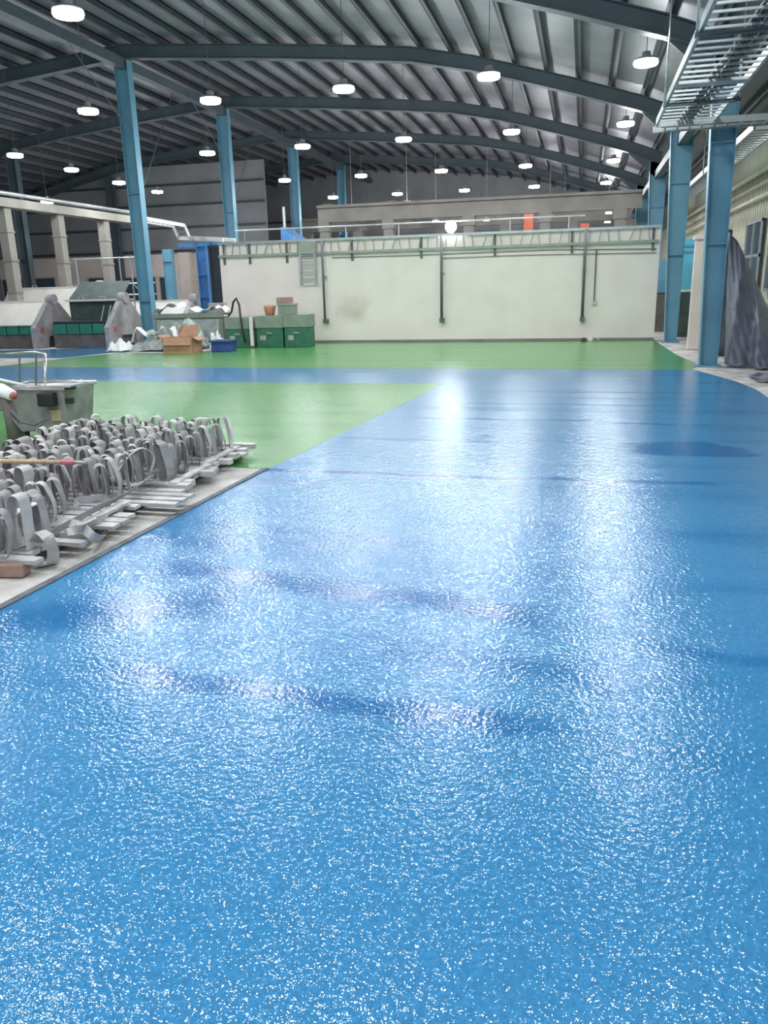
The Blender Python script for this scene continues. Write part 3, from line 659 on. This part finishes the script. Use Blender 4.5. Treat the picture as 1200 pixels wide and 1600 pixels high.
# ------------------------------------------------ hooded machines on the left
def machine(label, x0, x1, yf, lid_open, white='white_sheet', zr_=1.42):
    yb = yf+1.9; ym = yf+.95
    t = thing('hooded_machine', label, 'machine', ((x0+x1)/2, ym, 0), 'hooded machines')
    obj('plinth', MB().box(x0, x1, yf+.05, yb-.05, .005, .42), 'plinth', t)
    n = max(2, round((x1-x0)/.45)); wd = (x1-x0-.1)/n
    for k in range(n):
        obj('side_panel', MB().box(x0+.05+k*wd+.02, x0+.05+(k+1)*wd-.02, yf, yf+.05, .43, .72), 'green_panel', t, bevel=.01)
    obj('core', MB().box(x0+.03, x1-.03, yf+.06, yb-.06, .42, .8), 'dark', t)
    if not lid_open:
        obj('hood', MB().quadbox([(x0, yf-.06, .70), (x1, yf-.06, .70), (x1, ym-.12, zr_-.06), (x0, ym-.12, zr_-.06), (x0, yf-.06, .73), (x1, yf-.06, .73), (x1, ym-.12, zr_-.03), (x0, ym-.12, zr_-.03)]), white, t)
    else:
        obj('hood', MB().quadbox([(x0, ym+.1, 1.45), (x1, ym+.1, 1.45), (x1, ym+.15, 1.5), (x0, ym+.15, 1.5), (x0+.05, ym+.75, 1.95), (x1-.05, ym+.75, 1.95), (x1-.05, ym+.8, 1.98), (x0+.05, ym+.8, 1.98)]), 'dark_green', t)
        obj('inner_wall', MB().box(x0+.03, x1-.03, ym+.05, ym+.1, .75, 1.45), 'dark_green', t)
        for x in (x1-.25, x1-.02): obj('strut', MB().bar((x, yf+.1, .72), (x, yf+.4, 1.25), .03, .03), 'galv', t)
    obj('rear_hood', MB().quadbox([(x0, ym+.12, zr_-.06), (x1, ym+.12, zr_-.06), (x1, yb+.06, .7), (x0, yb+.06, .7), (x0, ym+.12, zr_-.03), (x1, ym+.12, zr_-.03), (x1, yb+.06, .73), (x0, yb+.06, .73)]), white, t)
    obj('ridge_cap', MB().box(x0, x1, ym-.14, ym+.14, zr_-.04, zr_+.02), white, t)
    for k in range(2): obj('hood_handle', MB().tube([(x0+(x1-x0)*(.3+.4*k)-.1, ym-.1, zr_+.02), (x0+(x1-x0)*(.3+.4*k)-.08, ym-.1, zr_+.09), (x0+(x1-x0)*(.3+.4*k)+.08, ym-.1, zr_+.09), (x0+(x1-x0)*(.3+.4*k)+.1, ym-.1, zr_+.02)], .012, 6), 'galv', t)
    g = obj('end_frame', MB().prism([(yf-.12, .005), (yf-.12, .62), (ym-.28, zr_-.05), (ym+.28, zr_-.05), (yb+.12, .62), (yb+.12, .005), (ym+.5, .005), (ym+.4, .35), (ym-.4, .35), (ym-.5, .005)], 'x', x1, x1+.16), 'grey_frame', t)
    obj('bearing', MB().tube([(x1-.02, ym, zr_+.04), (x1+.22, ym, zr_+.04)], .17, 14), 'grey_frame', t, smooth=False)
    obj('warning_disc', MB().tube([(x1+.16, yf+.2, .55), (x1+.19, yf+.2, .55)], .09, 12), 'red', t)
    return t
machine('white hooded machine at the far left edge with closed hood', -19.4, -16.5, 21.6, False)
machine('machine with raised dark green lid between the white hooded machines', -15.9, -14.0, 21.7, True)
machine('white hooded machine behind the tall left blue column', -15.2, -12.75, 24.0, False, zr_=1.32)
machine('white hooded machine with its hood tipped up in the row behind', -20.2, -16.6, 24.6, False, zr_=1.85)
# light pipe scaffold
t = thing('pipe_scaffold', 'thin grey pipe scaffold standing behind the machines left of the blue column', 'scaffold', (-15, 23.8, 0))
for x in (-16.2, -14.6, -14.2): obj('upright', MB().tube([(x, 23.8, .005), (x, 23.8, 2.75)], .03, 6), 'galv', t)
for z in (1.55, 1.9, 2.7): obj('crossbar', MB().tube([(-16.3, 23.8, z), (-13.4, 23.8, z)], .025, 6), 'galv', t)
obj('diagonal', MB().tube([(-14.2, 23.8, 1.9), (-13.3, 23.8, .9)], .02, 6), 'galv', t)
for z in (.8, 1.1, 1.4): obj('ladder_rung', MB().tube([(-14.6, 23.8, z), (-14.2, 23.8, z)], .018, 6), 'galv', t)

# ------------------------------------------------ heap of packing by the left column
def box_thing(name, label, cat, x0, x1, y0, y1, z0, z1, m, parts=()):
    t = thing(name, label, cat, ((x0+x1)/2, (y0+y1)/2, z0))
    obj('body', MB().box(x0, x1, y0, y1, z0, z1), m, t, bevel=.012)
    for nm, b, mm in parts: obj(nm, MB().box(*b), mm, t, bevel=.006)
    return t
# open cardboard box
t = thing('cardboard_box', 'open brown cardboard box with raised flaps at the front of the packing heap', 'box', (-10.45, 19.75, 0))
x0, x1, y0, y1, h = -10.95, -10.05, 19.5, 20.05, .42
b_ = MB().box(x0, x1, y0, y1, .006, .03)
b_.box(x0, x1, y0, y0+.012, .03, h).box(x0, x1, y1-.012, y1, .03, h).box(x0, x0+.012, y0, y1, .03, h).box(x1-.012, x1, y0, y1, .03, h)
obj('body', b_, 'card', t)
obj('flap', MB().bar((x0-.16, (y0+y1)/2, h+.06), (x0, (y0+y1)/2, h), .55, .012), 'card', t)
obj('flap', MB().bar(((x0+x1)/2+.05, y1, h), ((x0+x1)/2+.02, y1+.12, h+.28), .6, .012, (0, 1, 0)), 'card', t)
obj('flap', MB().bar((x1, (y0+y1)/2, h), (x1+.16, (y0+y1)/2, h-.08), .5, .012), 'card', t)
obj('flap', MB().bar(((x0+x1)/2, y0, h), ((x0+x1)/2, y0-.06, h-.2), .8, .012, (0, 1, 0)), 'card', t)
sheet('plastic_bag', 'pile of crumpled grey green film left of the cardboard box', -11.72, 20.5, 1.05, .7, .5, 'plastic_g', 11, 'plastic film')
sheet('plastic_bag', 'long grey film roll end heaped behind the cardboard box', -11.2, 21.25, 1.5, .6, .8, 'plastic_g', 12, 'plastic film')
sheet('plastic_bag', 'white plastic film spilling onto the floor at the left foot of the heap', -12.75, 20.35, .6, .7, .36, 'plastic_w', 13, 'plastic film')
sheet('plastic_bag', 'white plastic film beside the navy crate', -9.9, 20.65, .35, .4, .55, 'plastic_w', 14, 'plastic film')
rs = random.Random(5)
for k in range(6):
    cx = -12.2+k*.33; cy = 20.15+rs.uniform(0, .9); L2 = rs.uniform(.25, .36); a_ = rs.uniform(-.7, .7); h0 = .3+.32*math.sin((k+2)/14*3.1)+rs.uniform(-.05, .1)
    pts = [(cx+(q/8-.5)*2*L2*math.cos(a_), cy+(q/8-.5)*2*L2*math.sin(a_), h0+.12*math.sin(q*.8+k)-.9*h0*((q/8-.5)*1.9)**4*rs.uniform(.3, .9)) for q in range(9)]
    tag(obj('film_strip', MB().ribbon(pts, (.1*math.sin(k), .8, .5), rs.uniform(.12, .24), .006), ('plastic_w', 'plastic_g', 'plastic_g')[k % 3]), '%s folded film strip from the left on the packing heap' % NTH(k+1), 'plastic film', 'film strips on the packing heap')
box_thing('crate', 'long grey green bin under the white film in the packing heap', 'crate', -12.4, -10.2, 21.75, 22.15, .006, .95, 'crate_top', [('rim', (-12.45, -10.15, 21.7, 22.2, .85, .97), 'crate_top'), ('front_panel', (-12.3, -10.3, 21.72, 21.75, .1, .8), 'plastic_g')])
def drape(u, v):
    x = -12.45+u*1.6; y = 21.68+v*.5
    z = 1.02+.22*math.sin(u*3.1)*(1 if u < .55 else .75)+.05*math.sin(u*19+v*5)
    return (x, y+.04*math.sin(u*14), z)
tag(obj('plastic_bag', MB().grid(drape, 40, 10), 'plastic_w', solid=.008), 'white plastic film draped over the grey bin at the foot of the blue column', 'plastic film')
tag(obj('plastic_bag', MB().grid(lambda u, v: (-10.75+u*.75, 21.6+v*.55, 1.02+.14*math.sin(u*3.1)+.04*math.sin(u*17+v*9)), 16, 8), 'plastic_w', solid=.008), 'small white film bundle on the right end of the grey bin', 'plastic film')
box_thing('plastic_crate', 'navy blue crate on the floor right of the cardboard box', 'crate', -9.75, -9.2, 19.95, 20.4, .006, .3, 'blue_crate', [('rim', (-9.79, -9.16, 19.91, 20.44, .26, .31), 'blue_crate')])
box_thing('grey_panel', 'upright pale grey panel leaning by the dark gap panel', 'panel', -11.0, -10.45, 22.55, 22.7, .006, 1.25, 'grey_frame', [('stand', (-10.98, -10.47, 22.5, 22.55, .006, .75), 'dark_green')])
def stacked(label, x0, x1, y0, y1, h):
    return box_thing('green_crate', label, 'crate', x0, x1, y0, y1, .006, h*.62, 'crate_green',
        [('lid', (x0-.02, x1+.02, y0-.02, y1+.02, h*.62, h), 'crate_top'), ('label_plate', (x0+.1, x0+.28, y0-.015, y0, .2, .34), 'plastic_g'), ('handle', ((x0+x1)/2-.1, (x0+x1)/2+.1, y0-.03, y0, h*.42, h*.48), 'crate_top')])
stacked('left dark green crate with grey lid beside the black hose', -9.95, -9.25, 21.4, 22.0, .86)
stacked('middle dark green crate with grey lid and salmon bucket on top', -9.05, -8.25, 21.5, 22.1, .88)
stacked('right dark green crate with grey lid against the cream wall', -8.2, -7.5, 21.5, 22.1, .9)
box_thing('white_post', 'narrow white plank between the green crates', 'plank', -9.2, -9.1, 21.35, 21.42, .006, .86, 'white_sheet', [('foot', (-9.22, -9.06, 21.3, 21.46, .006, .06), 'bearer')])
t = thing('salmon_bucket', 'salmon coloured bucket standing on the middle green crate', 'bucket', (-8.72, 21.8, .88))
obj('body', MB().lathe([(.12, .882), (.17, 1.1), (.175, 1.12)], (-8.72, 21.8, 0), 16), 'salmon', t, smooth=True); obj('lid', MB().lathe([(.18, 1.12), (.17, 1.16), (.05, 1.17)], (-8.72, 21.8, 0), 16), 'salmon', t)
box_thing('parts_bin', 'grey bin on top of the right green crate', 'bin', -8.4, -7.95, 21.6, 22.0, .902, 1.2, 'crate_top', [('rim', (-8.42, -7.93, 21.58, 22.02, 1.16, 1.21), 'grey_frame')])
box_thing('brown_carton', 'small brown carton on top of the grey bin', 'box', -8.45, -8.05, 21.65, 21.95, 1.212, 1.38, 'brick', [('tape', (-8.46, -8.04, 21.77, 21.83, 1.3, 1.385), 'card')])
t = thing('hose', 'black hose arching over the left green crate', 'hose', (-9.6, 21.6, .86))
obj('hose', MB().tube([(-9.9, 21.5, .89), (-9.8, 21.55, 1.0), (-9.72, 21.55, 1.28), (-9.6, 21.5, 1.38), (-9.5, 21.45, 1.2), (-9.42, 21.3, .85), (-9.38, 21.27, .5), (-9.3, 21.24, .15)], .03, 8), 'black', t, smooth=True)
obj('nozzle', MB().tube([(-10.02, 21.5, .9), (-9.88, 21.5, .895)], .035, 8), 'galv', t)
for k, (px, py, s) in enumerate(((912, 529, .08), (922, 528, .1), (934, 529, .06))):
    p = atZ(px, py); p.y = 22.95+.05*k
    tag(obj('rubble_lump', MB().lathe([(s*.9, .006), (s, s*.5), (s*.5, s*1.3)], (p.x, p.y, 0), 6), ('bearer', 'white_sheet', 'grey_frame')[k]), '%s lump of rubble at the foot of the cream wall' % ('dark', 'white', 'grey')[k], 'rubble')

# ================================================================== STRAP RACK in the left foreground
rack = thing('slatted_rack', 'low rack of whitish slats carrying the rows of strap loops beside the blue floor', 'rack', (-4.0, 5.3, 0))
RX1 = -3.02
for x in (-3.28, -3.75, -4.4): obj('bearer', MB().box(x-.05, x+.05, 3.76, 7.12, .005, .075), 'bearer', rack)
y = 3.72; k = 0
while y < 7.15:
    e = RX1+random.choice((-.16, -.09, -.04, 0, .03))-.04*max(0, (y-5.6))
    if 4.95 < y < 5.3: e += .14
    hz = .078+random.choice((0, .0, .014, .022))
    wd = random.uniform(.075, .1)
    obj('slat', MB().box(-4.85, e, y, y+wd, .076, hz+.022), 'slat', rack)
    for q in range(0):
        pass
    y += .118; k += 1
# rails laid lengthways on the slats (stepped strips at the front)
for xx, ya, yb in ((-3.12, 5.5, 6.2), (-3.2, 6.2, 7.0), (-3.16, 4.2, 4.95)):
    obj('edge_strip', MB().bar((xx, ya, .128), (xx-.03, yb, .128), .07, .02), 'slat', rack)

def loop_mesh(h, wdt, band, lean, skew, seed, m):
    rnd = random.Random(seed); pts = []
    n = 5
    for i in range(n): pts.append((-wdt/2*(1+.25*math.sin(i/n*3)), 0, .004+(h-wdt*.5)*i/n))
    for i in range(9):
        a = math.pi-math.pi*i/8; pts.append((math.cos(a)*wdt/2, 0, h-wdt*.5+math.sin(a)*wdt*.5))
    for i in range(1, n+1): pts.append((wdt/2*(1+.35*math.sin((n-i)/n*3)), 0, .004+(h-wdt*.5)*(n-i)/n))
    pts = [Vector((x+lean*z+.012*math.sin(z*14+seed), y+skew*z*z*2, z)) for x, y, z in pts]
    mb = MB().ribbon(pts, (0, 1, 0), band, .0035)
    me = bpy.data.meshes.new('strap_loop'); me.from_pydata([tuple(v) for v in mb.v], [], mb.f); me.update(); me.materials.append(M[m])
    return me
LM = [loop_mesh(random.uniform(.27, .36), random.uniform(.06, .09), random.uniform(.075, .1), random.uniform(-.08, .08), random.uniform(-.14, .14), s, 'strap' if s % 3 else 'strap_w') for s in range(14)]
SLZ = .103
rows = []
x = -3.27; r = 0; nloop = 0
while x > -4.8:
    y = 3.78+.05*(r % 2); rn = [0]
    while y < 7.05:
        xx = x+random.uniform(-.02, .02)-.03*max(0, y-5.5); yy = y+random.uniform(-.025, .025)
        q = proj((xx, yy, .3))
        skip = r == 0 and (4.05 < yy < 5.6)
        if r == 1 and 4.5 < yy < 4.9: skip = True
        if q[0] > -25 and q[1] < 1000 and not skip:
            o = bpy.data.objects.new('strap_loop', random.choice(LM)); COL.objects.link(o)
            o.location = (xx, yy, SLZ); o.rotation_euler = (0, 0, random.gauss(.35, .3))
            rn[0] += 1
            if r < 3: lb = '%s upright webbing loop from the near end, %s row from the blue floor' % (NTH(rn[0]), ORD[r])
            else: lb = 'upright grey webbing loop deep among the loop rows near the steel hopper' if yy > 5.6 else 'upright grey webbing loop deep among the loop rows at the left picture edge'
            tag(o, lb, 'strap', 'upright strap loops on the slatted rack'); nloop += 1
        y += .132
    x -= .165; r += 1
print('LOOPS', nloop)
# loose straps lying at the front of the rack
def loose(label, pts, wdirs, width=.055, m='strap_w'):
    # smooth the centre line
    P = [Vector(p) for p in pts]; out = []; W = []
    wd = [Vector(q) for q in wdirs] if isinstance(wdirs, list) else [Vector(wdirs)]*len(P)
    for i in range(len(P)-1):
        p0 = P[max(i-1, 0)]; p1 = P[i]; p2 = P[i+1]; p3 = P[min(i+2, len(P)-1)]
        for k in range(7):
            t_ = k/7
            out.append(.5*((2*p1)+(p2-p0)*t_+(2*p0-5*p1+4*p2-p3)*t_*t_+(3*p1-p0-3*p2+p3)*t_**3)); W.append(wd[i].lerp(wd[i+1], t_))
    out.append(P[-1]); W.append(wd[-1])
    return tag(obj('loose_strap', MB().ribbon(out, W, width, .0035), m, smooth=False), label, 'strap')
Z3 = (0, 0, 1)
def pz(px, py, z): return tuple(atZ(px, py, z))
loose('pale loose strap twisted in a figure eight hanging over the front of the rack', [pz(90, 812, .16), pz(125, 822, .17), pz(145, 838, .12), pz(160, 842, .03), pz(166, 826, .04), pz(150, 816, .12), pz(125, 826, .18), pz(105, 832, .17)], [(.3, .6, .6)]*8, .06)
loose('loose strap end dropping to the concrete at the front of the rack', [pz(62, 830, .2), pz(75, 840, .2), pz(83, 862, .1), pz(80, 880, .02), pz(62, 882, .012)], [(1, .3, .1), (1, .3, .1), (1, .4, 0), (.8, .6, 0), (.3, 1, 0)], .07)
loose('loose strap curling over the slats in the middle of the rack front', [pz(115, 795, .2), pz(122, 782, .26), pz(140, 780, .24), pz(160, 778, .2), pz(172, 790, .13), pz(168, 805, .12), pz(150, 812, .14)], [(.2, .2, 1)]*7, .05)
loose('long flat strap lying across the front edge of the slats', [pz(45, 850, .14), pz(95, 825, .16), pz(150, 795, .17), pz(200, 770, .16), pz(235, 745, .18), pz(245, 735, .25), pz(232, 738, .26)], [(.3, .1, 1), (.3, .1, 1), (.4, .1, 1), (.6, 0, .6), (.8, 0, .3), (.8, 0, .3), (.8, 0, .3)], .055, 'strap')
loose('curved loose strap arching at the middle of the front row', [pz(190, 765, .13), pz(185, 735, .3), pz(200, 712, .36), pz(222, 700, .4), pz(240, 712, .34), pz(236, 735, .22), pz(228, 748, .14)], [(.7, -.7, 0)]*7, .055)
loose('drooping pale strap over the front row near its middle', [pz(170, 720, .33), pz(180, 745, .2), pz(205, 757, .14), pz(228, 752, .16), pz(240, 740, .22)], [(.3, .8, .3)]*5, .045)
loose('tall thin strap whisker at the far right corner of the rack', [pz(363, 703, .12), pz(361, 680, .25), pz(360, 664, .33), pz(355, 657, .37), pz(350, 657, .37)], [(1, .2, 0)]*5, .03)
# bent white bracket
t = thing('bent_bracket', 'upright white bent metal bracket standing on the slats at the left', 'bracket', pz(30, 850, .1))
a = Vector(pz(18, 858, .103)); 
obj('upright', MB().bar(a, a+Vector((0, 0, .2)), .05, .01, (0, 1, 0)), 'strap', t); obj('top_plate', MB().bar(a+Vector((-.02, -.02, .2)), a+Vector((.03, .24, .23)), .06, .008), 'white_sheet', t)
obj('upright', MB().bar(a+Vector((.03, .22, 0)), a+Vector((.03, .24, .22)), .05, .01, (0, 1, 0)), 'strap', t)
# wooden stick with pink grip lying over the loops
t = thing('broom_stick', 'pale wooden stick with pink taped end lying across the strap loops', 'stick', pz(60, 722, .46))
a = Vector(pz(-60, 719, .47)); b_ = Vector(pz(135, 723, .44)); d = (b_-a)
obj('shaft', MB().tube([a, a+d*.8], .016, 10), 'wood', t, smooth=True); obj('grip', MB().tube([a+d*.8, a+d*.9], .019, 10), 'pink', t, smooth=True); obj('tip', MB().tube([a+d*.9, b_], .014, 10), 'galv', t, smooth=True)
# brown block on the concrete
p = Vector(pz(18, 905, 0))
t = thing('brown_block', 'brown wooden block lying on the concrete at the left edge near the blue floor', 'block', (p.x-.05, p.y+.08, 0))
mb = MB().box(-.17, .11, -.05, .05, .005, .085)
mb.v = [Matrix.Rotation(math.radians(8), 3, 'Z') @ v+Vector((p.x-.05, p.y+.05, 0)) for v in mb.v]
obj('body', mb, 'brick', t, bevel=.008)

# ------------------------------------------------ steel hopper cart behind the rack
HX0, HX1, HY0, HY1 = -6.42, -5.5, 7.55, 8.15
t = thing('hopper_cart', 'worn stainless steel hopper with tubular handle frame behind the strap loops', 'hopper', (-5.95, 7.85, 0))
obj('body', MB().quadbox([(HX0+.2, HY0+.05, .12), (HX1-.03, HY0+.03, .12), (HX1-.05, HY1-.05, .12), (HX0+.2, HY1-.05, .12), (HX0+.05, HY0, .6), (HX1, HY0, .6), (HX1, HY1, .6), (HX0+.05, HY1, .6)]), 'stainless', t, bevel=.02)
obj('rim', MB().tube([(HX0+.03, HY0-.01, .61), (HX1+.01, HY0-.01, .61), (HX1+.01, HY1+.01, .61), (HX0+.03, HY1+.01, .61)], .022, 8, closed=True), 'chrome', t, smooth=True)
obj('tray_plate', MB().box(HX1-.3, HX1+.12, HY0-.03, HY0+.25, .625, .645), 'chrome', t)
obj('control_box', MB().box(HX1-.28, HX1-.08, HY0-.09, HY0-.0, .42, .57), 'black', t, bevel=.01)
obj('latch', MB().box(HX1, HX1+.07, HY0+.02, HY0+.08, .44, .5), 'black', t); obj('latch', MB().box(HX1+.02, HX1+.13, HY0+.0, HY0+.06, .6, .63), 'black', t)
obj('side_pod', MB().box(HX0-.03, HX0+.1, HY0-.1, HY0+.25, .35, .56), 'grey_frame', t, bevel=.03)
obj('data_plate', MB().box(HX1-.2, HX1-.08, HY0+.005, HY0+.02, .25, .37), 'wood', t)
for x in (HX0+.25, HX1-.1):
    for y in (HY0+.12, HY1-.12): obj('foot', MB().box(x-.04, x+.04, y-.04, y+.04, .005, .13), 'bearer', t)
hp = [(HX1-.3, HY0+.1, .62), (HX1-.36, HY0+.25, .86), (HX1-.42, HY0+.35, .95), (HX1-.6, HY0+.4, .97), (HX0-.5, HY0+.4, .93)]
obj('handle', MB().tube(hp, .018, 8), 'chrome', t, smooth=True)
for x in (HX0+.1, HX0+.32): obj('handle_post', MB().tube([(x, HY0+.35, .6), (x+.02, HY0+.4, .95)], .011, 6), 'pipe_dark', t)
obj('lever', MB().tube([(HX1-.55, HY0+.1, .63), (HX0-.35, HY0-.1, .83)], .016, 8), 'plastic_w', t, smooth=True)
t = thing('standpipe', 'dark post with white and red capped valve and trailing wires at the left edge', 'post', (-5.95, 7.2, 0))
P0 = atZ(8, 700, 0); px0 = P0.x+.14; py0 = P0.y
obj('post', MB().tube([(px0, py0, .005), (px0, py0, .3), (px0-.02, py0, .56)], [.075, .07, .068], 12), 'plinth', t, smooth=True)
obj('valve', MB().tube([(px0-.3, py0, .66), (px0-.05, py0-.02, .63), (px0+.09, py0-.04, .585)], [.07, .075, .06], 10), 'plastic_w', t, smooth=True)
obj('cap', MB().tube([(px0+.09, py0-.04, .585), (px0+.12, py0-.05, .577)], .04, 12), 'red', t, smooth=True)
for k in range(2): obj('wire', MB().tube([(px0+.05, py0-.05, .42-.08*k), (px0+.16, py0-.05, .3-.1*k), (px0+.28, py0, .26-.05*k), (px0+.42, py0+.1, .34)], .012, 6), 'pipe_dark', t, smooth=True)
